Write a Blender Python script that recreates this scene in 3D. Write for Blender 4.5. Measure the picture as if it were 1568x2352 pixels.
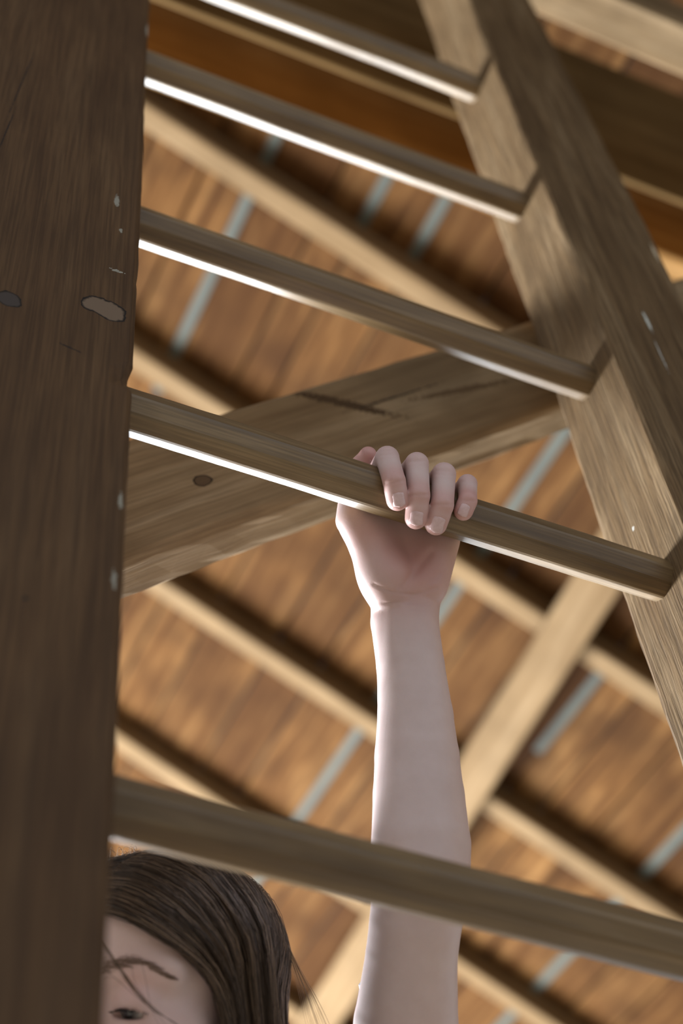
import bpy, math, random
import numpy as np
from mathutils import Vector, Matrix, noise
random.seed(7); rng = np.random.default_rng(7)
D = bpy.data; SC = bpy.context.scene; COL = SC.collection
for o in list(D.objects): D.objects.remove(o)

# ------------------------------------------------------------------ camera
F = 4040.0; CX, CY = 784.0, 1176.0          # focal length in pixels of the 1568 x 2352 frame
def nrm(v): v = np.asarray(v, float); return v / np.linalg.norm(v)
_r = nrm([14029 - CX, 5306 - CY, F]); _b = np.array([-1750 - CX, 5474 - CY, F])
_Z = nrm(np.cross(_r, _b)); _Y = np.cross(_Z, _r)
R = np.array([_r, _Y, _Z])                  # camera axes (right, down, forward) -> world
C = np.array([0.0, 0.0, 1.5])
def at(px, py, z): return C + R @ (np.array([px - CX, py - CY, F]) * z / F)
def ray(px, py): return R @ np.array([(px - CX) / F, (py - CY) / F, 1.0])
def hit(px, py, n_, P0):
    d = ray(px, py); return C + d * (np.dot(n_, np.asarray(P0) - C) / np.dot(n_, d))
def proj(P):
    c = R.T @ (np.asarray(P) - C); return CX + F * c[0] / c[2], CY + F * c[1] / c[2], c[2]
cd = D.cameras.new('camera'); cam = D.objects.new('camera', cd); COL.objects.link(cam)
cd.sensor_fit = 'VERTICAL'; cd.sensor_height = 36; cd.lens = 36 * F / 2352
m = Matrix.Identity(4)
for i, v in enumerate((R @ [1, 0, 0], R @ [0, -1, 0], R @ [0, 0, -1])):
    for j in range(3): m[j][i] = v[j]
m.translation = C; cam.matrix_world = m
cd.clip_start = 0.05
cd.dof.use_dof = True; cd.dof.focus_distance = 1.30; cd.dof.aperture_fstop = 4.0
SC.camera = cam

# ------------------------------------------------------------------ light
w = D.worlds.new('overcast'); SC.world = w; w.use_nodes = True
w.node_tree.nodes['Background'].inputs[0].default_value = (0.84, 0.91, 1.0, 1)
w.node_tree.nodes['Background'].inputs[1].default_value = 0.85
def area(name, loc, target, sx, sy, power, col):
    l = D.lights.new(name, 'AREA'); l.shape = 'RECTANGLE'; l.size = sx; l.size_y = sy; l.energy = power; l.color = col
    o = D.objects.new(name, l); COL.objects.link(o); o.location = loc
    o.rotation_euler = (Vector(target) - Vector(loc)).to_track_quat('-Z', 'Y').to_euler(); return o
area('daylight_open_gable', (-1.15, 5.6, 2.25), (-0.2, 0.8, 2.6), 5.8, 1.2, 1850, (0.86, 0.93, 1.0))
SC.view_settings.view_transform = 'Standard'; SC.view_settings.look = 'None'
SC.view_settings.gamma = 1; SC.view_settings.use_curve_mapping = False
SC.view_settings.exposure = 0.0

# ------------------------------------------------------------------ materials
class NT:
    def __init__(s, name):
        s.m = D.materials.new(name); s.m.use_nodes = True; s.t = s.m.node_tree; s.n = s.t.nodes; s.l = s.t.links
        s.b = s.n['Principled BSDF']
    def node(s, typ, **kw):
        x = s.n.new(typ)
        for k, v in kw.items(): setattr(x, k, v)
        return x
    def put(s, sock, v):
        if isinstance(v, bpy.types.NodeSocket): s.l.new(v, sock)
        else: sock.default_value = v
    def math(s, op, a, b=0.0, clamp=False):
        x = s.node('ShaderNodeMath', operation=op, use_clamp=clamp); s.put(x.inputs[0], a); s.put(x.inputs[1], b); return x.outputs[0]
    def noise(s, vec, scale, detail=4, rough=.55, dist=0.0):
        x = s.node('ShaderNodeTexNoise'); s.put(x.inputs['Vector'], vec); x.inputs['Scale'].default_value = scale
        x.inputs['Detail'].default_value = detail; x.inputs['Roughness'].default_value = rough; x.inputs['Distortion'].default_value = dist
        return x.outputs[0]
    def mapping(s, vec, loc=(0,0,0), rot=(0,0,0), scale=(1,1,1)):
        x = s.node('ShaderNodeMapping'); s.put(x.inputs[0], vec); x.inputs[1].default_value = loc; x.inputs[2].default_value = rot; x.inputs[3].default_value = scale
        return x.outputs[0]
    def ramp(s, fac, stops):
        x = s.node('ShaderNodeValToRGB'); s.put(x.inputs[0], fac); e = x.color_ramp.elements
        while len(e) < len(stops): e.new(.5)
        for i, (p, c) in enumerate(stops):
            e[i].position = p; e[i].color = (*c, 1) if len(c) == 3 else c
        return x.outputs[0]
    def mix(s, fac, a, b, mode='MIX'):
        x = s.node('ShaderNodeMix', data_type='RGBA', blend_type=mode); s.put(x.inputs[0], fac)
        for sk, v in ((x.inputs[6], a), (x.inputs[7], b)):
            s.put(sk, (*v, 1) if isinstance(v, tuple) and len(v) == 3 else v)
        return x.outputs[2]
    def bump(s, h, strength, dist):
        x = s.node('ShaderNodeBump'); s.put(x.inputs['Height'], h); x.inputs['Strength'].default_value = strength; x.inputs['Distance'].default_value = dist
        s.l.new(x.outputs[0], s.b.inputs['Normal'])

def wood(name, dark, mid, light, grain=1.0, rough=.65, bump=.4, bdist=.0015, marks=(), contrast=1.0, fibre=.35, stain=.35, spec=.4, vary=.0, coat=0.0):
    """grain runs along the object's local X; marks: (centre x,y,z local, half axes, rotation about face normal axis, plane, colour, ring)"""
    t = NT(name); tc = t.node('ShaderNodeTexCoord'); oi = t.node('ShaderNodeObjectInfo')
    off = t.node('ShaderNodeVectorMath', operation='SCALE'); t.put(off.inputs[0], (31.7, 17.3, 23.9)); t.l.new(oi.outputs['Random'], off.inputs['Scale'])
    ad = t.node('ShaderNodeVectorMath', operation='ADD'); t.l.new(tc.outputs['Object'], ad.inputs[0]); t.l.new(off.outputs[0], ad.inputs[1])
    v = ad.outputs[0]
    g1 = t.noise(t.mapping(v, scale=(1.2 * grain, 16 * grain, 16 * grain)), 2.2, 6, .6, .6)
    g2 = t.noise(t.mapping(v, scale=(6 * grain, 260 * grain, 260 * grain)), 1.5, 3, .6)
    g3 = t.noise(v, 5.0 * grain, 3, .55)
    c = t.ramp(g1, [(.5 - .24 * contrast, dark), (.5, mid), (.5 + .24 * contrast, light)])
    c = t.mix(t.math('MULTIPLY', t.ramp(g2, [(.38, (1, 1, 1)), (.6, (0, 0, 0))]), fibre), c, tuple(x * .45 for x in dark), 'MIX')
    c = t.mix(t.math('MULTIPLY', t.ramp(g3, [(.42, (0, 0, 0)), (.68, (1, 1, 1))]), stain), c, tuple(x * .6 for x in dark))
    h = t.math('ADD', t.math('MULTIPLY', g1, .35), t.math('MULTIPLY', g2, .65))
    if vary:
        c = t.mix(t.math('MULTIPLY', t.ramp(t.math('FRACT', t.math('MULTIPLY', oi.outputs['Random'], 13.7)), [(0, (1, 1, 1)), (.5, (.3, .3, .3)), (1, (0, 0, 0))]), vary), c, dark)
    if coat: t.b.inputs['Coat Weight'].default_value = coat; t.b.inputs['Coat Roughness'].default_value = .30; t.b.inputs['Coat IOR'].default_value = 1.5
    wob = t.noise(tc.outputs['Object'], 60, 3, .6)
    wob2 = t.noise(tc.outputs['Object'], 420, 3, .6) if marks else None
    for (ctr, axes, ang, plane, col, ring) in marks:
        # plane 'XY': ellipse lies in local X,Y ; 'XZ': local X,Z.  third axis limited to 12 mm
        rot = (0, 0, ang) if plane == 'XY' else (0, -ang, 0)
        sub = t.node('ShaderNodeVectorMath', operation='SUBTRACT'); t.l.new(tc.outputs['Object'], sub.inputs[0]); sub.inputs[1].default_value = ctr
        rr = t.mapping(sub.outputs[0], rot=rot)
        sc = (1 / axes[0], 1 / axes[1], 1 / .012) if plane == 'XY' else (1 / axes[0], 1 / .012, 1 / axes[1])
        rr = t.mapping(rr, scale=sc)
        ln = t.node('ShaderNodeVectorMath', operation='LENGTH'); t.l.new(rr, ln.inputs[0])
        d = t.math('ADD', ln.outputs['Value'], t.math('MULTIPLY', t.math('SUBTRACT', wob if ring else wob2, .5), .9 if ring else 2.6))
        inside = t.ramp(d, [(.86, (1, 1, 1)), (.94, (0, 0, 0))])
        c = t.mix(inside, c, col)
        if ring:
            rg = t.ramp(d, [(.80, (0, 0, 0)), (.92, (1, 1, 1)), (.97, (1, 1, 1)), (1.0, (0, 0, 0))])
            c = t.mix(rg, c, (.010, .007, .005))
            h = t.math('SUBTRACT', h, t.math('MULTIPLY', rg, 2.0))
    t.l.new(c, t.b.inputs['Base Color']); t.b.inputs['Roughness'].default_value = rough
    t.b.inputs['Specular IOR Level'].default_value = spec
    t.bump(h, bump, bdist)
    return t.m

M_roof = wood('roof_board_wood', (.034, .012, .0025), (.098, .042, .0115), (.195, .098, .033), 1.0, .85, .25, contrast=.8, fibre=.25, stain=.6, vary=.8, spec=.08)
M_raft = wood('rafter_wood', (.105, .060, .025), (.155, .096, .045), (.205, .135, .071), 1.0, .8, .2, fibre=.1, stain=.3, spec=.1)
M_brace = wood('brace_wood', (.13, .078, .036), (.22, .142, .072), (.32, .225, .13), 1.0, .8, .6, .002, fibre=.3, stain=.5, spec=.15)
M_tie = wood('tie_wood', (.17, .078, .022), (.27, .138, .044), (.37, .21, .082), .8, .85, .2, fibre=.1, stain=.45, spec=.1)
M_brace_args = dict(grain=1.0, rough=.8, bump=.6, bdist=.002, fibre=.3, stain=.5, spec=.15)
M_rung = wood('rung_wood', (.100, .056, .021), (.195, .120, .050), (.30, .20, .098), 1.3, .5, .35, .0006, contrast=.9, fibre=.4, stain=.3, spec=.35, coat=.38)
def plain(name, col, rough=.6):
    t = NT(name); t.b.inputs['Roughness'].default_value = rough
    tc = t.node('ShaderNodeTexCoord'); g = t.noise(tc.outputs['Object'], 9, 4)
    t.l.new(t.ramp(g, [(.3, tuple(x * .75 for x in col)), (.7, tuple(min(1, x * 1.15) for x in col))]), t.b.inputs['Base Color'])
    return t.m
M_strip = plain('grey_strip_paint', (.040, .043, .031), .8)
M_under = plain('roof_underlay', (.05, .04, .035), .9)
M_ground = plain('packed_earth', (.34, .29, .22), .9)

# ------------------------------------------------------------------ object helpers
def tag(o, label=None, cat=None, group=None, kind=None):
    for k, v in (('label', label), ('category', cat), ('group', group), ('kind', kind)):
        if v: o[k] = v
    return o
def empty(name, loc):
    o = D.objects.new(name, None); COL.objects.link(o); o.location = loc; o.empty_display_size = .1; return o
def link(name, me, mat, parent=None, M=None):
    o = D.objects.new(name, me); COL.objects.link(o)
    if mat and not me.materials: me.materials.append(mat)
    if parent is not None:
        o.parent = parent; o.matrix_parent_inverse = Matrix.Translation(parent.location).inverted()
    if M is not None: o.matrix_basis = M
    return o
def mesh(name, v, f, smooth=False):
    me = D.meshes.new(name); me.from_pydata([tuple(x) for x in v], [], [tuple(x) for x in f]); me.update()
    if smooth: me.polygons.foreach_set('use_smooth', [True] * len(me.polygons))
    return me
def frame(p0, xa, ya):
    xa = Vector(xa).normalized(); ya = Vector(ya); ya = (ya - xa * ya.dot(xa)).normalized(); za = xa.cross(ya)
    M = Matrix.Identity(4)
    for j in range(3): M[j][0], M[j][1], M[j][2], M[j][3] = xa[j], ya[j], za[j], p0[j]
    return M
def beam_mesh(L, wy, wz, seg=24, bev=.006, rough=.0015, seed=0, chips=()):
    """timber of length L along X from 0; wy, wz sections about the axis; worn, slightly wavy arrises"""
    hy, hz = wy / 2, wz / 2
    prof = []
    for sy, sz in ((1, 1), (-1, 1), (-1, -1), (1, -1)):
        a = (sy * hy, sz * (hz - bev)); b = (sy * (hy - bev * .3), sz * (hz - bev * .3)); c_ = (sy * (hy - bev), sz * hz)
        e1 = (sy * hy, sz * max(hz - .018, hz * .3)); e2 = (sy * max(hy - .018, hy * .3), sz * hz)
        prof += [e1, a, b, c_, e2] if sy * sz > 0 else [e2, c_, b, a, e1]
    n = len(prof); v = []; f = []
    for i in range(seg + 1):
        x = L * i / seg
        for (y, z) in prof:
            q = Vector((x * 5 + seed * 9.1, y * 30, z * 30 + seed))
            d = noise.noise(q) * rough + noise.noise(q * 7) * rough * .5
            k = 1 + d / max(hy, hz)
            yy, zz = y * k, z * k
            for (cx_, cy_, cz_, cr, depth) in chips:
                if abs(x - cx_) < cr and y * cy_ > 0 and z * cz_ > 0:
                    s = (1 - ((x - cx_) / cr) ** 2) * depth * (.7 + .6 * noise.noise(Vector((x * 400, y * 90, 3))))
                    s *= (abs(y) > hy - .012) * (abs(z) > hz - .012)
                    yy -= math.copysign(s, y) if abs(y) > hy - bev * 1.2 else 0
                    zz -= math.copysign(s, z) * .6 if abs(z) > hz - bev * 1.2 else 0
            v.append((x, yy, zz))
    for i in range(seg):
        for j in range(n):
            a = i * n + j; b = i * n + (j + 1) % n
            f.append((a, a + n, b + n, b))
    f.append(tuple(range(n))); f.append(tuple(reversed(range(seg * n, seg * n + n))))
    me = mesh('timber', v, f)
    return me

# ------------------------------------------------------------------ setting: ground and roof
g = link('floor', mesh('floor', [(-14, -14, 0), (14, -14, 0), (14, 14, 0), (-14, 14, 0)], [(0, 1, 2, 3)]), M_ground); tag(g, kind='structure')
PITCH = math.radians(24.5); H_ROOF = 3.33
NR = np.array([math.sin(PITCH), 0, math.cos(PITCH)]); DN = np.array([math.cos(PITCH), 0, -math.sin(PITCH)])
P_RAFT = C + NR * H_ROOF                      # plane of the rafter undersides
RAFT_D = .060; RAFT_W = .062
def rp(u, y, dn=0.0):                          # point of roof: u down the slope, y, height above the rafter undersides
    return C * np.array([1, 0, 1]) * 0 + C + NR * (H_ROOF + dn) + DN * (u - C @ DN) + np.array([0, y - C[1], 0])
SCL = H_ROOF / 3.0
Y0, Y1 = -.6, 6.6
roof = link('ceiling', mesh('underlay', [tuple(rp(-3.6, Y0, RAFT_D + .032)), tuple(rp(2.4, Y0, RAFT_D + .032)), tuple(rp(2.4, Y1, RAFT_D + .032)), tuple(rp(-3.6, Y1, RAFT_D + .032)),
     tuple(rp(-3.6, Y0, RAFT_D + .06)), tuple(rp(2.4, Y0, RAFT_D + .06)), tuple(rp(2.4, Y1, RAFT_D + .06)), tuple(rp(-3.6, Y1, RAFT_D + .06))],
     [(0, 1, 2, 3), (7, 6, 5, 4), (0, 4, 5, 1), (1, 5, 6, 2), (2, 6, 7, 3), (3, 7, 4, 0)]), M_under); tag(roof, kind='structure')
US = C @ DN
def u_of(u3): return u3 * SCL                  # measured roof coordinate -> u (relative to camera foot)
bw = .1405
meshes = {}
strips = [-.755, -.495, -.36, .138, .545, .963]
edges = [-3.5]
while edges[-1] < 2.2: edges.append(edges[-1] + bw * random.uniform(.93, 1.07))
for s in strips:                               # the nearest board joint carries the strip
    i = min(range(len(edges)), key=lambda k: abs(edges[k] - s)); edges[i] = s
for i in range(len(edges) - 1):
    a, b = edges[i], edges[i + 1]; wd = b - a - .006
    me = beam_mesh(Y1 - Y0, wd, .024, 3, .003, .0008, i)
    p = rp((a + b) / 2 + US, Y0, RAFT_D + .016 + random.uniform(-.003, .003))
    link('board', me, M_roof, roof, frame(p, (0, 1, 0), DN))
for s, ya_, yb_ in [(-.755, 1.62, 2.74), (-.495, 1.62, 2.05), (-.36, 1.62, 2.05), (.138, 2.05, 6.0), (.545, 2.7, 3.05), (.963, 2.7, 4.6)]:
    me = beam_mesh(yb_ - ya_, .026, .012, 2, .002, .0003, 5)
    link('joint_strip', me, M_strip, roof, frame(rp(s + US, ya_, RAFT_D + .004), (0, 1, 0), DN))
RY = [1.845 * SCL + .6 * k for k in range(-3, 8)]
ordw = {0: 'nearest of the rafters, running across above the hand to the left timber', 1: 'second rafter, passing behind the gripping hand', 2: 'third rafter, passing behind the forearm', 3: 'fourth rafter, passing behind the head'}
for k, y in enumerate(RY):
    if k in (0, 1, 2): continue
    me = beam_mesh(5.6, RAFT_W, RAFT_D, 10, .007, .002, k)
    o = link('rafter', me, M_raft, None, frame(rp(-3.4 + US, y, RAFT_D / 2), DN, (0, 1, 0)))
    q = k - 3
    tag(o, 'light brown sloping ' + (ordw[q] if q in ordw else ('rafter far back under the roof boards, number %s from the ladder' % ('five six seven eight'.split()[q - 4]))), 'rafter', 'rafters under the roof boards')
# batten nailed slantwise under the rafters
def under(px, py, dn): return hit(px, py, NR, C + NR * (H_ROOF + dn))
a = (under(1336, 1395, -.05) + under(1336, 1395, -.05)) / 2; b = under(1092, 1781, -.05)
dirG = nrm(b - a); pa = a - dirG * 1.7
wG = np.linalg.norm(under(1273, 1395, -.05) - under(1400, 1395, -.05)) * .80
o = link('roof_brace', beam_mesh(5.0, wG, .045, 10, .006, .002, 31), M_raft, None, frame(pa + NR * .0225, dirG, DN))
tag(o, 'broad pale plank crossing under the rafters diagonally behind the forearm', 'brace')

# tie plank that the ladder leans on
YT = 1.45
def onY(px, py, y): d = ray(px, py); return C + d * ((y - C[1]) / d[1])
zt, zb = onY(700, 118, YT)[2], onY(700, 268, YT)[2]
o = link('tie_beam', beam_mesh(4.25, .05, zt - zb, 16, .006, .002, 41), M_tie, None, frame((-2.6, YT + .025, (zt + zb) / 2), (1, 0, 0), (0, 1, 0)))
tag(o, 'wide orange brown plank level behind the two uppermost rungs', 'beam')
# upper level plank, nearer than the first
YU = 1.25; zu1, zu0 = onY(1400, 150, YU)[2], onY(1400, 392, YU)[2]
M_upper = wood('upper_plank_wood', (.085, .045, .014), (.135, .076, .026), (.19, .115, .045), .8, .85, .2, fibre=.1, stain=.45, spec=.1)
o = link('tie_beam', beam_mesh(4.3, .012, zu1 - zu0, 16, .003, .002, 43), M_upper, None, frame((-2.6, YU + .006, (zu0 + zu1) / 2), (1, 0, 0), (0, 1, 0)))
tag(o, 'wide dark brown level plank behind the top of the ladder', 'beam')
# pale timber in the upper right corner
ZJ = 3.98
e0 = np.array([0, 0, 1.0])
j0, j1 = hit(1254, 50, e0, (0, 0, ZJ)), hit(1568, 165, e0, (0, 0, ZJ)); k0, k1 = hit(1254, -90, e0, (0, 0, ZJ)), hit(1568, 65, e0, (0, 0, ZJ))
mid0, mid1 = (j0 + k0) / 2, (j1 + k1) / 2; dJ = nrm(mid1 - mid0); wJ = np.linalg.norm((j1 + j0) / 2 - (k0 + k1) / 2) * .9
o = link('collar_beam', beam_mesh(4.2, wJ, .07, 14, .006, .002, 45), M_brace, None, frame(mid0 - dJ * 2.2 + np.array([0, 0, .035]), dJ, (0, 1, 0)))
tag(o, 'pale timber high in the upper right corner beyond the ladder', 'beam')

# diagonal brace behind the ladder
YH = .965
el = math.radians(42.5); dH = np.array([math.cos(el), 0, math.sin(el)]); nH = np.array([-math.sin(el), 0, math.cos(el)])
hb = onY(775, 1116, YH); ht = onY(765, 868, YH)
hw = (ht - hb) @ nH; cH = hb + nH * hw / 2
def hm(p1, p2, thick, col, ring):
    o_ = cH + dH * -1.62; A_, B_ = onY(*p1, YH), onY(*p2, YH); mid = (A_ + B_) / 2 - o_; dv = B_ - A_
    return ((mid @ dH, mid @ nH, .03), (np.linalg.norm(dv) / 2, thick), -math.atan2(dv @ nH, dv @ dH), 'XY', col, ring)
M_diag = wood('diagonal_brace_wood', (.155, .094, .044), (.26, .172, .090), (.37, .265, .155), marks=[hm((640, 893), (925, 958), .006, (.07, .04, .018), False), hm((800, 945), (1010, 880), .0012, (.03, .02, .012), False), hm((446, 1112), (486, 1096), .006, (.10, .06, .03), True), hm((940, 920), (1180, 872), .004, (.10, .06, .028), False)], **M_brace_args)  # first mark paints a dark crack and shadow streak into the wood
t0 = -1.62; t1 = 1.75
o = link('diagonal_brace', beam_mesh(t1 - t0, hw, .06, 110, .008, .003, 51), M_diag, None, frame(cH + dH * t0 + np.array([0, .03, 0]), dH, nH))
tag(o, 'thick weathered brace slanting up to the right behind the ladder and hand', 'brace')

pb = cH + dH * (t0 + .06)
o = link('post', beam_mesh(4.9, .14, .12, 20, .008, .002, 57), M_brace, None, frame((pb[0] - .19, YH + .03, 0.0), (0, 0, 1), (1, 0, 0)))
tag(o, 'upright timber post carrying the foot of the diagonal brace', 'post')
# ------------------------------------------------------------------ the ladder
LD = R @ nrm([416 - CX, -1593 - CY, F]); LD = nrm([0, LD[1], LD[2]]); LN = nrm(np.cross(LD, [1, 0, 0]))
P4 = at(310, 948, 1.25); P4[0] = 0.0
def lad(x, nn, s): return P4 + np.array([x, 0, 0]) + LN * nn + LD * s
s_foot = -P4[2] / LD[2] + .012; s_top = 1.75
ladder = empty('ladder', tuple(lad(.4, 0, s_foot)))
tag(ladder, 'worn wooden ladder with one wide dark rail and faceted rungs, leaning away under the roof', 'ladder')
XL, XR = .179, .627; WL, WR = .172, .121; DEP = .0955
FR = lad(0, -DEP / 2, 0)
def front(px, py): # -> (s along rail from foot, x)
    h = hit(px, py, LN, FR); return (h - P4) @ LD - s_foot, h[0]
# left rail: local X up the rail, local Y = world -X?, local Z = LN
def railM(xc): return frame(lad(xc, 0, s_foot), LD, (1, 0, 0))
xlc = XL - WL / 2
def lm(px, py, axes, ang, col, ring, xc=xlc):
    s, x = front(px, py); return ((s, x - xc, None), axes, ang, 'XY', col, ring)
MZ = Matrix(railM(xlc)).to_3x3() @ Vector((0, 0, 1)); zs = 1 if MZ.dot(Vector(LN)) > 0 else -1
def fixz(ms): return [((c[0], c[1], -zs * DEP / 2), a, g_, p, col, r_) for (c, a, g_, p, col, r_) in ms]
paint = (.27, .25, .20)
ml = fixz([lm(240, 708, (.0150, .0172), math.radians(-22), (.16, .108, .070), True), lm(20, 686, (.010, .010), 0, (.055, .042, .035), True),
     lm(50, 190, (.085, .0006), math.radians(-4), (.015, .01, .008), False), lm(15, 300, (.05, .0006), math.radians(-4), (.015, .01, .008), False),
     lm(268, 462, (.011, .0022), 0, paint, False), lm(277, 530, (.004, .0012), 0, paint, False), lm(268, 622, (.0022, .0055), 0, paint, False),
     lm(341, 66, (.02, .0028), 0, paint, False), lm(278, 1150, (.010, .0016), 0, paint, False), lm(262, 1330, (.009, .0014), 0, paint, False), lm(58, 1374, (.0016, .0016), 0, (.012, .01, .008), False),
     lm(160, 798, (.0010, .0085), math.radians(-12), (.015, .01, .008), False)])
M_railL = wood('dark_rail_wood', (.066, .031, .0115), (.105, .055, .0225), (.145, .083, .038), 1.1, .62, .3, .0006, marks=ml, contrast=1.3, fibre=.5, stain=.35, spec=.2)
xrc = XR + WR / 2
mr = fixz([lm(1487, 738, (.020, .0018), 0, (.55, .56, .50), False, xrc), lm(1518, 815, (.030, .0009), 0, (.40, .38, .33), False, xrc), lm(1503, 580, (.020, .0022), 0, (.50, .40, .27), False, xrc)])
ih = hit(1455, 1215, np.array([1., 0, 0]), (XR, 0, 0)); mr.append((((ih - P4) @ LD - s_foot, -WR / 2, zs * ((ih - P4) @ LN)), (.0030, .0012), .3, 'XZ', (.6, .58, .52), False))
M_railR = wood('weathered_rail_wood', (.095, .053, .022), (.165, .100, .046), (.25, .168, .090), 1.2, .7, .9, .0016, marks=mr, contrast=.9, fibre=.6, stain=.25, spec=.15)
chip_s = front(305, 865)[0]
link('rail', beam_mesh(s_top - s_foot, WL, DEP, 340, .005, .0012, 61, chips=[(chip_s, 1, -zs, .012, .005), (front(325, 640)[0], 1, -zs, .006, .0015)]), M_railL, ladder, railM(xlc))['label'] = 'wide dark brown rail with a knot'
link('rail', beam_mesh(s_top - s_foot, WR, DEP, 300, .005, .0018, 67), M_railR, ladder, railM(xrc))['label'] = 'lighter weathered rail'
vdir = np.array([-.5, -.866])
A0 = math.atan2(vdir[1], vdir[0])
RUNG_R = .0172
def rung_mesh(L, seed, r):
    prof = []
    for k in range(8):                                   # octagon, one arris pointing at the viewer below, arrises rounded
        for da in (-.30, -.12, .12, .30):
            a_ = A0 + k * math.pi / 4 + da * .55
            rad = math.cos(math.pi / 8) / max(.001, math.cos(math.pi / 8 - abs(da * .55))) if False else 1.0
            # radius of a rounded octagon at angle offset da from an arris
            rad = min(1.0, math.cos(math.pi / 8) / math.cos(math.pi / 8 - abs(da * .55)) * 1.01)
            prof.append((rad * math.cos(a_), rad * math.sin(a_)))
    n = len(prof); seg = 40; v = []; f = []
    for i in range(seg + 1):
        x = L * i / seg
        cy_ = noise.noise(Vector((x * 4, seed * 3.3, 0))) * .0015; cz_ = noise.noise(Vector((x * 4, seed * 3.3, 9))) * .0015
        for (y, z) in prof:
            k = r * (1 + .03 * noise.noise(Vector((x * 9, y * 2 + seed, z * 2))) + .012 * noise.noise(Vector((x * 50, y * 4 + seed, z * 4))))
            v.append((x, y * k + cy_, z * k + cz_))
    for i in range(seg):
        for j in range(n):
            a_ = i * n + j; b_ = i * n + (j + 1) % n; f.append((a_, b_, b_ + n, a_ + n))
    f.append(tuple(reversed(range(n)))); f.append(tuple(range(seg * n, seg * n + n)))
    return mesh('rung', v, f)
RS = [1.042, .6863, .305, -.002, -.4009, -.75, -1.10, -1.45, -1.80, -2.15]
for i, s in enumerate(RS):
    me = rung_mesh(XR - XL + .05, i, RUNG_R * (1.0, 1.03, .99, 1.0, 1.0)[min(i, 4)])
    link('rung', me, M_rung, ladder, frame(lad(XL - .025, 0, s), (1, 0, 0), LN))
#PERSON#
# ------------------------------------------------------------------ the person: signed distance shapes -> one continuous mesh
def V(*a): return np.array(a, float)
def cone(a, b, r1, r2): return ('c', np.asarray(a, float), np.asarray(b, float), float(r1), float(r2))
def ell(c, A, r): return ('e', np.asarray(c, float), np.asarray(A, float), np.asarray(r, float))   # A rows = axes
def prim(p, q):
    if q[0] == 'c':
        _, a, b, r1, r2 = q
        ba = b - a; l2 = ba @ ba; pa = p - a
        h = np.clip(pa @ ba / max(l2, 1e-12), 0, 1)
        d = pa - h[:, None] * ba
        return np.sqrt(np.einsum('ij,ij->i', d, d)) - (r1 + (r2 - r1) * h)
    _, c, A, r = q
    x = (p - c) @ A.T; a = x / r; b = a / r
    k0 = np.sqrt(np.einsum('ij,ij->i', a, a)); k1 = np.sqrt(np.einsum('ij,ij->i', b, b))
    return k0 * (k0 - 1) / np.maximum(k1, 1e-9)
def smin(a, b, k):
    if k <= 0: return np.minimum(a, b)
    h = np.maximum(k - np.abs(a - b), 0) / k
    return np.minimum(a, b) - h * h * k * .25
def evaluate(groups, p, sel=None):
    """groups: list of (k_join, [(op, k, prim)...]); union of groups, each a chain of smooth unions / cuts"""
    tot = np.full(len(p), 1e3)
    for gi, (kj, items) in enumerate(groups):
        d = None
        for pi, (op, k, q) in enumerate(items):
            if sel is not None and not sel[gi][pi]: continue
            x = prim(p, q)
            if d is None: d = x if op == 'u' else None
            elif op == 'u': d = smin(d, x, k)
            else: d = -smin(-d, x, k)
        if d is not None: tot = smin(tot, d, kj)
    return tot
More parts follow.
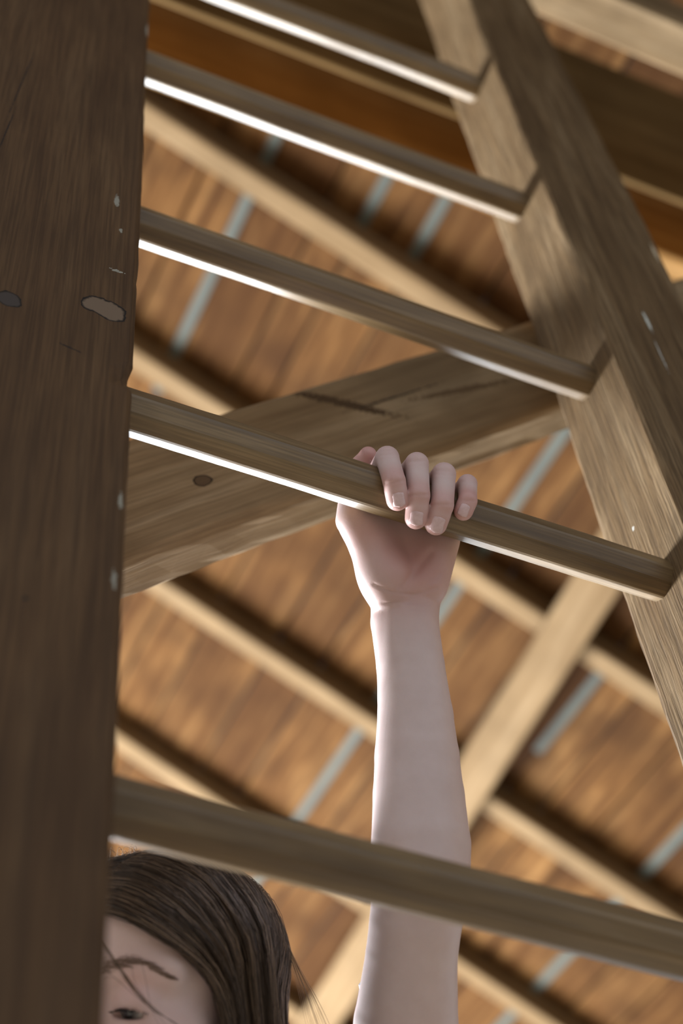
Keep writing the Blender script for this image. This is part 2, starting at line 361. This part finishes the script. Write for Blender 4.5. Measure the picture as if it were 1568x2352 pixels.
def surface(groups, h, B=22):
    lo = np.full(3, 1e9); hi = -lo
    for _, items in groups:
        for op, k, q in items:
            if op != 'u': continue
            if q[0] == 'c':
                r = max(q[3], q[4]); pts = np.array([q[1] - r, q[1] + r, q[2] - r, q[2] + r])
            else: pts = np.array([q[1] - q[3].max(), q[1] + q[3].max()])
            lo = np.minimum(lo, pts.min(0)); hi = np.maximum(hi, pts.max(0))
    lo -= .02; hi += .02
    nb = np.ceil((hi - lo) / (h * B)).astype(int)
    bi = np.stack(np.meshgrid(*[np.arange(n) for n in nb], indexing='ij'), -1).reshape(-1, 3)
    ctr = lo + (bi + .5) * h * B; rad = h * B * .5 * math.sqrt(3)
    dc = evaluate(groups, ctr); keep = np.abs(dc) < rad * 1.6 + .012
    bi = bi[keep]; ctr = ctr[keep]
    pd = [[prim(ctr, q) for (_, _, q) in items] for (_, items) in groups]
    ax = np.arange(B + 1); loc = np.stack(np.meshgrid(ax, ax, ax, indexing='ij'), -1).reshape(-1, 3)
    N = nb * B + 2
    keys, verts, quads = [], [], []
    key = lambda c: (c[:, 0] * N[1] + c[:, 1]) * N[2] + c[:, 2]
    for b in range(len(bi)):
        sel = [[x[b] < rad * 2.3 + .03 for x in g] for g in pd]
        G = bi[b] * B + loc; P = lo + G * h
        d = evaluate(groups, P, sel).reshape(B + 1, B + 1, B + 1)
        if d.min() > 0 or d.max() < 0: continue
        ins = d < 0
        s = np.zeros((B, B, B), int)
        cor = [(i, j, k) for i in (0, 1) for j in (0, 1) for k in (0, 1)]
        for (i, j, k) in cor: s += ins[i:B + i, j:B + j, k:B + k]
        cells = np.argwhere((s > 0) & (s < 8))
        acc = np.zeros((len(cells), 3)); cnt = np.zeros(len(cells))
        for (i, j, k) in cor:
            for a in range(3):
                if (i, j, k)[a]: continue
                o2 = [i, j, k]; o2[a] = 1
                c0 = cells + (i, j, k); c1 = cells + o2
                d0 = d[c0[:, 0], c0[:, 1], c0[:, 2]]; d1 = d[c1[:, 0], c1[:, 1], c1[:, 2]]
                mk = (d0 < 0) != (d1 < 0); t = np.where(mk, d0 / np.where(mk, d0 - d1, 1), 0)
                q = np.tile(np.array([i, j, k], float), (len(cells), 1)); q[:, a] += t
                acc += q * mk[:, None]; cnt += mk
        keys.append(key(cells + bi[b] * B)); verts.append(lo + (cells + bi[b] * B + acc / cnt[:, None]) * h)
        for a in range(3):
            sl0 = [slice(0, B)] * 3; sl1 = [slice(0, B)] * 3; sl1[a] = slice(1, B + 1)
            e0_, e1_ = ins[tuple(sl0)], ins[tuple(sl1)]
            for flip in (False, True):
                ed = np.argwhere((e0_ & ~e1_) if not flip else (~e0_ & e1_)) + bi[b] * B
                if not len(ed): continue
                u, w_ = (a + 1) % 3, (a + 2) % 3
                cs = []
                for (du, dw) in ((-1, -1), (0, -1), (0, 0), (-1, 0)):
                    c = ed.copy(); c[:, u] += du; c[:, w_] += dw; cs.append(key(c))
                if flip: cs = cs[::-1]
                quads.append(np.stack(cs, 1))
    K = np.concatenate(keys); Vv = np.concatenate(verts); Q = np.concatenate(quads)
    K, ix = np.unique(K, return_index=True); Vv = Vv[ix]
    idx = np.searchsorted(K, Q); idx = np.clip(idx, 0, len(K) - 1)
    ok = (K[idx] == Q).all(1)
    return Vv, idx[ok]
def np_mesh(name, v, q):
    me = D.meshes.new(name); me.vertices.add(len(v)); me.vertices.foreach_set('co', v.astype(np.float32).ravel())
    k = q.shape[1]; me.loops.add(q.size); me.loops.foreach_set('vertex_index', q.astype(np.int32).ravel())
    me.polygons.add(len(q)); me.polygons.foreach_set('loop_start', np.arange(0, q.size, k, dtype=np.int32))
    me.polygons.foreach_set('use_smooth', np.ones(len(q), bool)); me.update(calc_edges=True); me.validate(); return me

# ---- left arm and hand (metres, from joints placed on the rung)
def ya(x): return 948 + .3228 * (x - 310)
def za(x): return 1.25 + (x - 310) * 9.69e-5
def J(px, py, dz): return at(px, py, za(px) + dz)
fingers_px = {   # mcp, pip, dip, tip, radii
 'index': [(858, 1112, .033, .0100), (889, 1052, -.008, .0088), (905, 1106, -.0262, .0084), (912, 1148, -.0262, .0076)],
 'middle': [(915, 1122, .036, .0102), (957, 1066, -.008, .0088), (961, 1138, -.0272, .0084), (955, 1190, -.0252, .0077)],
 'ring': [(972, 1148, .035, .0098), (1019, 1090, -.008, .0090), (1015, 1160, -.0272, .0086), (1001, 1204, -.0252, .0077)],
 'pinky': [(1022, 1180, .032, .0088), (1073, 1112, -.003, .0074), (1074, 1150, -.0235, .0070), (1064, 1174, -.0245, .0066)],
}
fing = {k: [(J(*q[:3]), q[3]) for q in v] for k, v in fingers_px.items()}
thumb = [(J(808, 1195, .030), .0125), (J(812, 1115, .034), .0100), (J(829, 1075, .026), .0085), (J(845, 1046, .020), .0068)]
carp = {'index': J(885, 1335, .022), 'middle': J(915, 1345, .023), 'ring': J(948, 1345, .023), 'pinky': J(978, 1335, .022)}
def chain(pts, k, extra=()):
    it = []
    for (a, ra), (b, rb) in zip(pts[:-1], pts[1:]): it.append(('u', k, cone(a, b, ra, rb)))
    return it + list(extra)
def finger_items(pts, tipdir=True):
    it = []
    (m_, rm), (p_, rp_), (d_, rd), (t_, rt) = pts
    it += [('u', .0, cone(m_, p_, rm, rp_)), ('u', .0012, cone(p_, d_, rp_, rd)), ('u', .0012, cone(d_, t_, rd, rt)), ('u', .002, cone(d_ + (t_ - d_) * .5, t_, (rd + rt) * .5, rt * 1.02))]
    return it
palm = []
for k in ('index', 'middle', 'ring', 'pinky'):
    palm.append(('u', .014, cone(fing[k][0][0], carp[k], .0125, .0145)))
palm += [('u', .012, cone(J(822, 1195, .024), J(880, 1320, .010), .0150, .0175)),      # thenar
         ('u', .012, cone(J(880, 1320, .010), J(905, 1390, .014), .0165, .016)),
         ('u', .012, cone(J(1010, 1240, .022), J(975, 1345, .012), .0135, .0155)),     # hypothenar
         ('u', .012, cone(J(822, 1195, .024), J(858, 1112, .030), .011, .010))]
def section(l, r, y, z, t):
    c = at((l + r) / 2, y, z); hw_ = (r - l) / 2 * z / F - .0004; e = nrm(at(r, y, z) - at(l, y, z))
    s = max(0.0, hw_ - t); return c, e, s, t
secs = [section(*q) for q in [(846, 1030, 1325, 1.333, .0175), (850, 1012, 1378, 1.330, .0195), (850, 1008, 1430, 1.321, .0195), (863, 1022, 1530, 1.305, .0215), (867, 1042, 1645, 1.287, .0255), (860, 1056, 1740, 1.272, .0290),
        (857, 1067, 1830, 1.258, .0320), (861, 1076, 1940, 1.240, .0340), (860, 1073, 2040, 1.224, .0340), (852, 1056, 2120, 1.222, .0315), (840, 1049, 2200, 1.223, .0315), (816, 1048, 2352, 1.226, .036), (800, 1060, 2600, 1.235, .041), (800, 1090, 2860, 1.25, .047)]]
arm = []
for (c0, e0_, s0, t0_), (c1, e1_, s1, t1_) in zip(secs[:-1], secs[1:]):
    for sg in (-1, 0, 1):
        arm.append(('u', .0012, cone(c0 + e0_ * s0 * sg, c1 + e1_ * s1 * sg, t0_, t1_)))
# wrist tendons and the muscle ridge on the thumb side
fw = R @ V(0, 0, 1.0)
arm += [('u', .006, cone(at(908, 1400, 1.3095), at(903, 1560, 1.2890), .0042, .004)), ('u', .006, cone(at(930, 1400, 1.3090), at(925, 1560, 1.2885), .004, .004)),
        ('u', .010, cone(at(917, 1600, 1.288), at(914, 1930, 1.228), .010, .0165))]
NECK = at(470, 2900, 1.21); SH_L = secs[-1][0]
# ---- head
psi, rho, pit = math.radians(30), math.radians(6), math.radians(-22)
hx = V(math.cos(psi), 0, -math.sin(psi)); hy = V(-math.sin(psi), 0, -math.cos(psi)); hz = V(0, -1, 0)
hy, hz = hy * math.cos(pit) - hz * math.sin(pit), hz * math.cos(pit) + hy * math.sin(pit)
rot = lambda v: V(v[0] * math.cos(rho) + v[1] * math.sin(rho), -v[0] * math.sin(rho) + v[1] * math.cos(rho), v[2])
HX, HY, HZ = (R @ rot(v) for v in (hx, hy, hz)); HA = np.array([HX, HY, HZ])
HO = at(334, 2310, 1.20)
for _ in range(3):
    q_ = proj(HO + HX * .0325 + HY * .08); HO = HO + at(288, 2302, q_[2]) - at(q_[0], q_[1], q_[2])
def hd(x, y, z): return HO + HX * x + HY * y + HZ * z
def he(c, r): return ell(hd(*c), HA, r)
head = [('u', 0, he((0, -.010, .034), (.069, .088, .070))), ('u', .02, he((0, .030, .036), (.058, .056, .050))), ('u', .02, he((0, .022, -.035), (.060, .060, .075))),
        ('u', .015, cone(hd(.045, .0, -.055), hd(.012, .062, -.104), .022, .018)), ('u', .015, cone(hd(-.045, .0, -.055), hd(-.012, .062, -.104), .022, .018)),
        ('u', .015, cone(hd(0, .068, -.100), hd(0, .070, -.100), .019, .018))]
for s in (-1, 1):
    head += [('u', .02, he((s * .040, .046, -.030), (.026, .030, .030))), ('u', .012, cone(hd(s * .012, .077, .020), hd(s * .048, .058, .022), .010, .009)),
             ('s', .010, he((s * .031, .094, -.002), (.021, .016, .013))),
             ('u', .006, he((s * .032, .0665, -.001), (.0145, .0140, .0140)))]
head += [('u', .010, cone(hd(0, .084, .006), hd(0, .105, -.036), .0075, .010)), ('u', .006, cone(hd(-.011, .094, -.040), hd(.011, .094, -.040), .008, .008)),
         ('u', .006, cone(hd(-.018, .078, -.068), hd(0, .087, -.066), .005, .006)), ('u', .006, cone(hd(.018, .078, -.068), hd(0, .087, -.066), .005, .006)),
         ('u', .006, cone(hd(-.014, .079, -.075), hd(.014, .079, -.075), .0065, .0065))]
for s in (-1, 1):
    head += [('u', .004, he((s * .0685, -.012, -.010), (.0065, .015, .028))), ('s', .0012, he((s * .0325, .082, -.0075), (.0135, .016, .0030)))]
SH_R = NECK + V(-.185, .03, -.02); ELB_R = at(180, 3300, 1.12)
trunk = [('u', .03, cone(hd(0, -.02, -.07), NECK, .050, .052)), ('u', .03, cone(NECK, SH_L, .05, .046)), ('u', .03, cone(NECK, SH_R, .05, .046)),
         ('u', .03, cone(NECK, NECK + V(0, .02, -.18), .07, .10))]
# ---- right arm, out of the picture, holding a lower rung
mir = lambda P, s6: lad(.30, 0, s6) + V(-1, 1, 1) * (P - lad(.413, 0, 0))
rf = {k: [(mir(p, RS[5]), r) for p, r in v] for k, v in fing.items()}; rth = [(mir(p, RS[5]), r) for p, r in thumb]
rpalm = [(o_, k, cone(mir(q[1], RS[5]), mir(q[2], RS[5]), q[3], q[4])) for (o_, k, q) in palm]
WR_R = mir(secs[0][0], RS[5]); EL_R = WR_R + V(-.06, .20, .06)
rarm = [('u', .01, cone(WR_R, EL_R, .025, .036)), ('u', .02, cone(EL_R, SH_R, .036, .046))]
groups = [(0, palm + arm), (.008, finger_items(fing['index'])), (.0006, finger_items(fing['middle'])), (.0006, finger_items(fing['ring'])), (.0006, finger_items(fing['pinky'])),
          (.0008, chain(thumb, .004)), (.03, trunk), (.02, head), (.02, rarm + rpalm)] + [(.0008, finger_items(rf[k])) for k in rf] + [(.002, chain(rth, .004))]
bv, bq = surface(groups, .00145)
FOOT = lad(.36, .05, RS[8] + .0172)
person = empty('person', tuple(FOOT))
tag(person, 'person with long brown hair behind the ladder, bare arm raised, hand gripping a rung', 'person')
me = np_mesh('body', bv, bq)
# skin creases pressed into the surface where wrist, palm and finger joints fold
vn = np.zeros(len(bv) * 3, np.float32); me.vertex_normals.foreach_get('vector', vn); vn = vn.reshape(-1, 3)
bc = (bv - C) @ R; bpx = np.stack([CX + F * bc[:, 0] / bc[:, 2], CY + F * bc[:, 1] / bc[:, 2]], 1)
facing = np.einsum('ij,ij->i', vn, C - bv) > 0
cr = np.zeros(len(bv))
for wd_, dp_, pl in [(3.2, 1.0, [(858, 1342), (900, 1360), (950, 1366), (1004, 1350)]), (2.8, .7, [(878, 1386), (935, 1383), (985, 1389)]), (2.8, .6, [(935, 1398), (992, 1402)]), (9, 1.6, [(990, 1268), (955, 1312), (922, 1350)]), (7, .9, [(1008, 1318), (985, 1335), (975, 1352)]),
        (2.4, .8, [(872, 1037), (908, 1034)]), (2.4, .6, [(870, 1045), (909, 1042)]), (2.4, .7, [(936, 1060), (978, 1058)]), (2.4, .6, [(999, 1080), (1043, 1084)]), (2.4, .5, [(997, 1088), (1044, 1092)]), (2.4, .6, [(1056, 1105), (1090, 1108)]),
        (2.6, .8, [(882, 1112), (929, 1103)]), (2.6, .8, [(938, 1138), (985, 1136)]), (2.6, .7, [(990, 1160), (1040, 1158)]), (2.6, .6, [(1055, 1150), (1092, 1150)])]:
    dm = np.full(len(bv), 1e6)
    for a_, b_ in zip(pl[:-1], pl[1:]):
        a_ = V(*a_); b_ = V(*b_); ab = b_ - a_; h_ = np.clip(((bpx - a_) @ ab) / (ab @ ab), 0, 1)
        dm = np.minimum(dm, np.linalg.norm(bpx - a_ - h_[:, None] * ab, axis=1))
    cr = np.maximum(cr, dp_ * np.exp(-(dm / wd_) ** 2))
cr *= facing * (np.abs(bc[:, 2] - 1.31) < .06)
bv2 = bv - vn * (cr * .0008)[:, None]; me.vertices.foreach_set('co', bv2.astype(np.float32).ravel()); me.update()
# flush of the skin: finger joints and tips, palm and eyelid are redder
fl = np.zeros(len(bv))
def flush(c, r, a):
    global fl
    fl = np.maximum(fl, a * np.exp(-((bv - c) ** 2).sum(1) / (2 * r * r)))
for k, pts in fing.items():
    flush(pts[1][0], .009, .45); flush(pts[2][0], .0080, .95); flush(pts[3][0], .010, .8)
flush(thumb[3][0], .014, .8); flush(J(960, 1290, 0), .028, .7); flush(J(830, 1230, 0), .02, .45)
flush(hd(.036, .075, .010), .013, .3); flush(hd(.045, .06, -.03), .02, .4)
at_ = me.attributes.new('flush', 'FLOAT', 'POINT'); at_.data.foreach_set('value', fl.astype(np.float32))
t = NT('skin'); an = t.node('ShaderNodeAttribute', attribute_name='flush'); tc = t.node('ShaderNodeTexCoord')
n1 = t.noise(tc.outputs['Object'], 55, 4, .6); n2 = t.noise(tc.outputs['Object'], 900, 3, .6)
c = t.mix(t.ramp(n1, [(.35, (0, 0, 0)), (.7, (1, 1, 1))]), (.585, .445, .415), (.625, .485, .455))
c = t.mix(t.math('MULTIPLY', an.outputs['Fac'], 1.0, True), c, (.52, .215, .175))
t.l.new(c, t.b.inputs['Base Color']); t.b.inputs['Roughness'].default_value = .48; t.b.inputs['Specular IOR Level'].default_value = .45
t.b.inputs['Subsurface Weight'].default_value = .14; t.b.inputs['Subsurface Radius'].default_value = (1, .35, .2); t.b.inputs['Subsurface Scale'].default_value = .004
t.bump(n2, .12, .0006); M_skin = t.m
link('body', me, M_skin, person)

# ---- fingernails
t = NT('nail'); t.b.inputs['Base Color'].default_value = (.66, .44, .40, 1); t.b.inputs['Roughness'].default_value = .28; M_nail = t.m
tcn = t.node('ShaderNodeTexCoord'); nn_ = t.noise(tcn.outputs['Object'], 300, 2)
t.l.new(t.ramp(nn_, [(.3, (.60, .40, .385)), (.7, (.68, .48, .465))]), t.b.inputs['Base Color'])
for k, (npx, npy, nw, nl) in {'index': (916, 1147, 29, 33), 'middle': (956, 1190, 32, 33), 'ring': (1005, 1205, 32, 38), 'pinky': (1065, 1171, 24, 29)}.items():
    d_, rd = fing[k][2]; t_, rt = fing[k][3]
    sc_ = za(npx) / F; axis = nrm(t_ - d_)
    aim = at(npx, npy, proj(t_)[2] - rt)                                  # point of the nail plate on the finger
    nn = aim - (d_ + axis * ((aim - d_) @ axis)); nn = nrm(nn); lat = np.cross(axis, nn)
    hw_, hl = nw * sc_ / 2, nl * sc_ / 2; vv = []; ff = []; nu, nvv = 9, 11
    base = d_ + axis * ((aim - d_) @ axis)
    LT = np.linalg.norm(t_ - d_)
    for i in range(nvv):
        yv = -1 + 2 * i / (nvv - 1); wd = hw_ * min(1.0, (1 - abs(yv) ** 5) ** .5 + .12 if yv > 0 else (1 - abs(yv) ** 3.5) ** .5 + .12)
        for j in range(nu):
            xv = (-1 + 2 * j / (nu - 1)) * wd
            along = (aim - d_) @ axis + yv * hl
            rr = rd + (rt - rd) * min(1, along / LT)
            if along > LT: rr = math.sqrt(max(rt * rt - (along - LT) ** 2 * .55, 1e-8))
            rc = rr + .00045; an_ = xv / rc
            edge = .0006 * (abs(xv / hw_) ** 4 + max(0, -yv) ** 6)
            vv.append(d_ + axis * along + nn * (rc * math.cos(an_) - edge) + lat * rc * math.sin(an_))
    for i in range(nvv - 1):
        for j in range(nu - 1): a_ = i * nu + j; ff.append((a_, a_ + 1, a_ + nu + 1, a_ + nu))
    nm = link('fingernail', mesh('fingernail', vv, ff, True), M_nail, person)
    so = nm.modifiers.new('thick', 'SOLIDIFY'); so.thickness = .0009; so.offset = 0

# ---- eyes, brows, lashes
t = NT('eyeball'); tco = t.node('ShaderNodeTexCoord'); sp = t.node('ShaderNodeSeparateXYZ'); t.l.new(tco.outputs['Object'], sp.inputs[0])
t.l.new(t.ramp(sp.outputs[1], [(.55 * .012 / 1, (.75, .70, .67)), (.0105, (.07, .035, .018)), (.0115, (.01, .008, .007))]), t.b.inputs['Base Color']); t.b.inputs['Roughness'].default_value = .1; M_eye = t.m
def uvs(r, nu=24, nv=14):
    v = []; f = []
    for i in range(nv + 1):
        th = math.pi * i / nv
        for j in range(nu): ph = 2 * math.pi * j / nu; v.append((r * math.sin(th) * math.cos(ph), r * math.cos(th), r * math.sin(th) * math.sin(ph)))
    for i in range(nv):
        for j in range(nu): a_ = i * nu + j; b_ = i * nu + (j + 1) % nu; f.append((a_, b_, b_ + nu, a_ + nu))
    return mesh('eyeball', v, f, True)
eye_me = uvs(.0122)
gaze = nrm(HY * .8 - HZ * .5)
for s in (-1, 1): link('eye', eye_me, M_eye, person, frame(hd(s * .0325, .0665, -.001), np.cross(gaze, HZ), gaze))

def strands(paths, r0, r1=.25, sides=3):
    """thin tapering tubes along polylines"""
    vv = []; ff = []; base = 0
    for P in paths:
        P = np.asarray(P); n_ = len(P); T = np.gradient(P, axis=0); T /= np.linalg.norm(T, axis=1)[:, None] + 1e-9
        A = np.cross(T, [.31, .77, .55]); A /= np.linalg.norm(A, axis=1)[:, None] + 1e-9; Bn = np.cross(T, A)
        rr = r0 * random.uniform(.8, 1.25) * (1 - (1 - r1) * np.linspace(0, 1, n_) ** 2)
        for q in range(sides):
            an_ = 2 * math.pi * q / sides
            vv.append((P + (A * math.cos(an_) + Bn * math.sin(an_)) * rr[:, None]))
        i = np.arange(n_ - 1)
        for q in range(sides):
            q2 = (q + 1) % sides
            ff.append(np.stack([base + q * n_ + i, base + q2 * n_ + i, base + q2 * n_ + i + 1, base + q * n_ + i + 1], 1))
        base += sides * n_
    return np.concatenate(vv), np.concatenate(ff)
def crom(keys, n_):
    K = np.asarray(keys, float); K = np.vstack([2 * K[0] - K[1], K, 2 * K[-1] - K[-2]]); m_ = len(K) - 3; out = []
    for tt in np.linspace(0, m_ - 1e-6, n_):
        i = int(tt); u = tt - i; a, b, c_, d_ = K[i:i + 4]
        out.append(.5 * ((2 * b) + (c_ - a) * u + (2 * a - 5 * b + 4 * c_ - d_) * u * u + (3 * b - a - 3 * c_ + d_) * u ** 3))
    return np.array(out)
def hmat(name, cols, rough):
    t = NT(name); ge = t.node('ShaderNodeNewGeometry'); 
    t.l.new(t.ramp(ge.outputs['Random Per Island'], cols), t.b.inputs['Base Color']); t.b.inputs['Roughness'].default_value = rough; t.b.inputs['Specular IOR Level'].default_value = .5
    return t.m
M_hair = hmat('brown_hair', [(0, (.022, .013, .008)), (.5, (.058, .036, .022)), (.82, (.125, .080, .050)), (1, (.28, .19, .12))], .3)
M_brow = hmat('brow_hair', [(0, (.16, .10, .07)), (1, (.26, .175, .13))], .7)
M_lash = hmat('lash_hair', [(0, (.01, .007, .006)), (1, (.02, .013, .01))], .5)
# guides from front hairline to the back of the head, in head space; first point lies on the parting
GU = [  # t, keys
 (0.00, [(.000, .084, .054), (.022, .082, .052), (.046, .068, .040), (.063, .044, .024), (.0725, .025, .000), (.077, .014, -.040), (.080, .018, -.10), (.080, .030, -.20), (.078, .030, -.26)]),
 (0.25, [(.000, .060, .083), (.022, .058, .081), (.045, .046, .067), (.062, .027, .043), (.073, .010, .012), (.080, .002, -.035), (.086, .002, -.10), (.088, .012, -.20), (.090, .012, -.27)]),
 (0.55, [(.000, .000, .106), (.023, -.001, .104), (.044, -.006, .088), (.061, -.014, .060), (.074, -.018, .022), (.087, -.022, -.035), (.099, -.018, -.10), (.106, -.010, -.20), (.108, -.008, -.28)]),
 (0.80, [(.000, -.060, .092), (.020, -.062, .088), (.038, -.063, .073), (.053, -.062, .046), (.064, -.060, .010), (.076, -.060, -.04), (.088, -.056, -.10), (.097, -.05, -.20), (.098, -.045, -.28)]),
 (1.00, [(.000, -.092, .058), (.015, -.094, .052), (.028, -.094, .036), (.039, -.092, .012), (.047, -.090, -.02), (.053, -.090, -.06), (.058, -.088, -.12), (.06, -.086, -.20), (.062, -.083, -.28)])]
GT = [g_[0] for g_ in GU]; GK = np.array([g_[1] for g_ in GU])
toW = lambda P: HO + P @ HA
def guide0(tt):
    i = min(max(np.searchsorted(GT, tt) - 1, 0), len(GT) - 2); u = (tt - GT[i]) / (GT[i + 1] - GT[i]); return GK[i] * (1 - u) + GK[i + 1] * u
def settle(P, lift, only_in=False):
    for _ in range(4):
        d = evaluate([groups[7]], P); e = .001
        gr = np.stack([(evaluate([groups[7]], P + np.eye(3)[a] * e) - d) / e for a in range(3)], 1)
        st = d - lift
        if only_in: st = np.minimum(st, 0)
        P = P - gr * st[:, None]
    return P
NTAB = 61
TAB = np.array([guide0(q / (NTAB - 1)) for q in range(NTAB)])
TAB = ((settle(toW(TAB.reshape(-1, 3)), .0062, True) - HO) @ HA.T).reshape(TAB.shape); TAB[:, 0, 0] = 0
def guide(tt):
    x = tt * (NTAB - 1); i = min(int(x), NTAB - 2); u = x - i; return TAB[i] * (1 - u) + TAB[i + 1] * u
paths = []
cap_v, cap_f = [], []
nT, nS = 40, 30
for sd in (-1, 1):                          # under-layer that closes the hair mass
    base = len(cap_v)
    for i in range(nT):
        k = guide(i / (nT - 1)) * V(sd, 1, 1); c_ = V(0, -.012, .03)
        P = crom(k, nS); dd = P - c_; P = P - dd / np.linalg.norm(dd, axis=1)[:, None] * .0045
        cap_v += list(toW(P))
    for i in range(nT - 1):
        for j in range(nS - 1): a_ = base + i * nS + j; cap_f.append((a_, a_ + 1, a_ + nS + 1, a_ + nS))
for i in range(5200):
    sd = 1 if i % 10 < 8 else -1
    tt = random.random() ** 1.15; k = guide(tt).copy()
    lock = math.floor(tt * 46) ; lr = random.Random(lock * 7 + sd)
    k[1:] += np.array([lr.gauss(0, .0022), lr.gauss(0, .0030), 0]) * np.linspace(.2, 1.6, 8)[:, None]
    dep = random.random() ** 2 * .007
    c_ = V(0, -.012, .03); dd = k - c_; k = k - dd / np.linalg.norm(dd, axis=1)[:, None] * dep
    k[1:] += rng.normal(0, .0011, (8, 3)); k[:, 0] += 0
    k[-3:] += rng.normal(0, .004, 3)
    k *= V(sd, 1, 1)
    paths.append(toW(crom(k, 22)))
# flyaway hairs: loose lock across the forehead, wisps beside the head, fuzz on the crown
def cp(px, py, z): return at(px, py, z)
for i in range(9):
    o1, o2 = random.uniform(-4, 4), random.uniform(-7, 7)
    paths.append(crom([cp(196 + o1, 2090, 1.078), cp(246 + o1, 2180 + o2 * .4, 1.078), cp(300 + o1 + o2 * .5, 2262, 1.080), cp(352 + o2, 2318, 1.086), cp(404 + o2, 2352 + o2, 1.096), cp(470 + o2, 2400, 1.11)], 22))
for a_, b_, c_ in [((240, 2225), (300, 2278), (365, 2335)), ((322, 2200), (334, 2250), (352, 2330)), ((290, 2190), (303, 2225), (312, 2260))]:
    paths.append(crom([cp(*a_, 1.085), cp(*b_, 1.083), cp(*c_, 1.088), cp(c_[0] + 40, c_[1] + 60, 1.095)], 14))
dark_paths = paths; paths = []
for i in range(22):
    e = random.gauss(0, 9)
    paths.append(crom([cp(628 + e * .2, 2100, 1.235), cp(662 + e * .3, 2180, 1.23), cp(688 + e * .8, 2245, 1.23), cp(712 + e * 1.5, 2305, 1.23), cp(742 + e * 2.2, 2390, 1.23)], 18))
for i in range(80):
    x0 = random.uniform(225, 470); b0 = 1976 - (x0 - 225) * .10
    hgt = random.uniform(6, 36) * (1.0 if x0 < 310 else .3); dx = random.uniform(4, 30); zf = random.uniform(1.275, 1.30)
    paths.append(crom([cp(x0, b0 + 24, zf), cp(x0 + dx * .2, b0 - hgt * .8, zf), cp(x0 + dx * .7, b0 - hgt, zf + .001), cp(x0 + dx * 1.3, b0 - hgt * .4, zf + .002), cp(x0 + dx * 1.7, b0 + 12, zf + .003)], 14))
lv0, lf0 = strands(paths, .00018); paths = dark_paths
hv, hf = strands(paths, .00022)
n0 = len(hv); hv = np.concatenate([hv, np.array(cap_v)]); hf = np.concatenate([hf, np.array(cap_f) + n0])
hair = link('hair', np_mesh('hair', hv, hf), M_hair, person); hair['label'] = 'long straight dark brown hair'
M_loose_rim = hmat('loose_hair_painted_rim', [(0, (.20, .13, .085)), (1, (.42, .31, .22))], .35)  # paler than the other hair: colour stands in for back light on thin strands
lo_ = link('loose_hair_painted_rim', np_mesh('loose_hair_painted_rim', lv0, lf0), M_loose_rim, person); lo_['kind'] = 'stuff'; lo_['label'] = 'fine loose hairs with back light painted into their colour'
bp = []
for s in (-1, 1):
    for i in range(240):
        u = random.random(); x = .014 + .042 * u; z = .0180 + .0080 * math.sin(min(1, u * 1.25) * math.pi * .72) - .010 * max(0, u - .6) * 2 + random.gauss(0, .0022 * (1.15 - u))
        y = .0905 - 8.2 * (x - .005) ** 2; ln = .008
        bp.append(toW(np.array([(s * x, y - .003, z), (s * (x + ln * .5), y - 8.2 * .5 * ln * 2 * x + .0006, z + .0018 * (1 - u * 1.6)), (s * (x + ln), y - 8.2 * ln * 2 * x - .0015, z + .0012 * (1 - u * 2.2))])))
BP = np.array(bp); BP = settle(BP.reshape(-1, 3), np.tile([-.0002, .0007, .0004], len(BP))).reshape(BP.shape)
for s in (0, 1):
    bvv, bff = strands(list(BP[s * 240:s * 240 + 240]), .00015); link('eyebrow', np_mesh('eyebrow', bvv, bff), M_brow, person)['kind'] = 'stuff'
for s in (-1, 1):
    lp = []
    for i in range(70):
        u = random.uniform(-1, 1); x = s * .0325 + u * .0128; zz = -.0050 + .0010 * (1 - u * u)
        y = .0665 + math.sqrt(max(0, .0142 ** 2 - (x - s * .0325) ** 2 - (zz + .001) ** 2)) - .0004
        o_ = s * .15 + u * .4
        lp.append(toW(np.array([(x, y, zz), (x + o_ * .003, y + .0035, zz - .0022), (x + o_ * .007, y + .0062, zz - .0020)])))
    lv, lf = strands(lp, .00026); link('eyelashes', np_mesh('eyelashes', lv, lf), M_lash, person)['kind'] = 'stuff'

# ---- clothes, below the picture
HIP = V(.36, 1.08, 1.50)
M_shirt = plain('grey_cotton', (.30, .29, .33), .9); M_jean = plain('blue_denim', (.07, .09, .15), .9); M_shoe = plain('dark_canvas', (.05, .05, .055), .8)
sh = [('u', 0, cone(NECK + V(0, .01, -.10), HIP, .115, .125)), ('u', .03, cone(NECK + V(0, .01, -.045), SH_L, .058, .058)), ('u', .03, cone(NECK + V(0, .01, -.045), SH_R, .058, .058)),
      ('u', .03, cone(SH_L, at(935, 2560, 1.238), .058, .054)), ('u', .03, cone(SH_R, SH_R + (EL_R - SH_R) * .5, .058, .052)), ('u', .012, cone(at(900, 2560, 1.25), at(850, 2262, 1.262), .022, .0085))]
sv, sq = surface([(0, sh)], .006, 12); link('shirt', np_mesh('shirt', sv, sq), M_shirt, person)
jn = [('u', 0, cone(HIP, HIP + V(0, -.01, -.10), .128, .12))]
shoes = []
for s in (-1, 1):
    hp = HIP + V(s * .075, -.02, -.12); ft = lad(.36 + s * .09, .035, RS[8]) + V(0, 0, RUNG_R + .026); kn = (hp + ft) / 2 + V(s * .04, -.10, .06); an_ = ft + V(0, .06, .06)
    jn += [('u', .03, cone(hp, kn, .085, .056)), ('u', .03, cone(kn, an_, .056, .046))]
    shoes.append([('u', 0, cone(ft + V(0, -.07, 0), ft + V(0, .09, .002), .030, .028)), ('u', .02, cone(ft + V(0, .06, .01), an_, .033, .044))])
jv, jq = surface([(0, jn)], .007, 12); link('trousers', np_mesh('trousers', jv, jq), M_jean, person)
for s_ in shoes:
    v_, q_ = surface([(0, s_)], .004, 12); link('shoe', np_mesh('shoe', v_, q_), M_shoe, person)
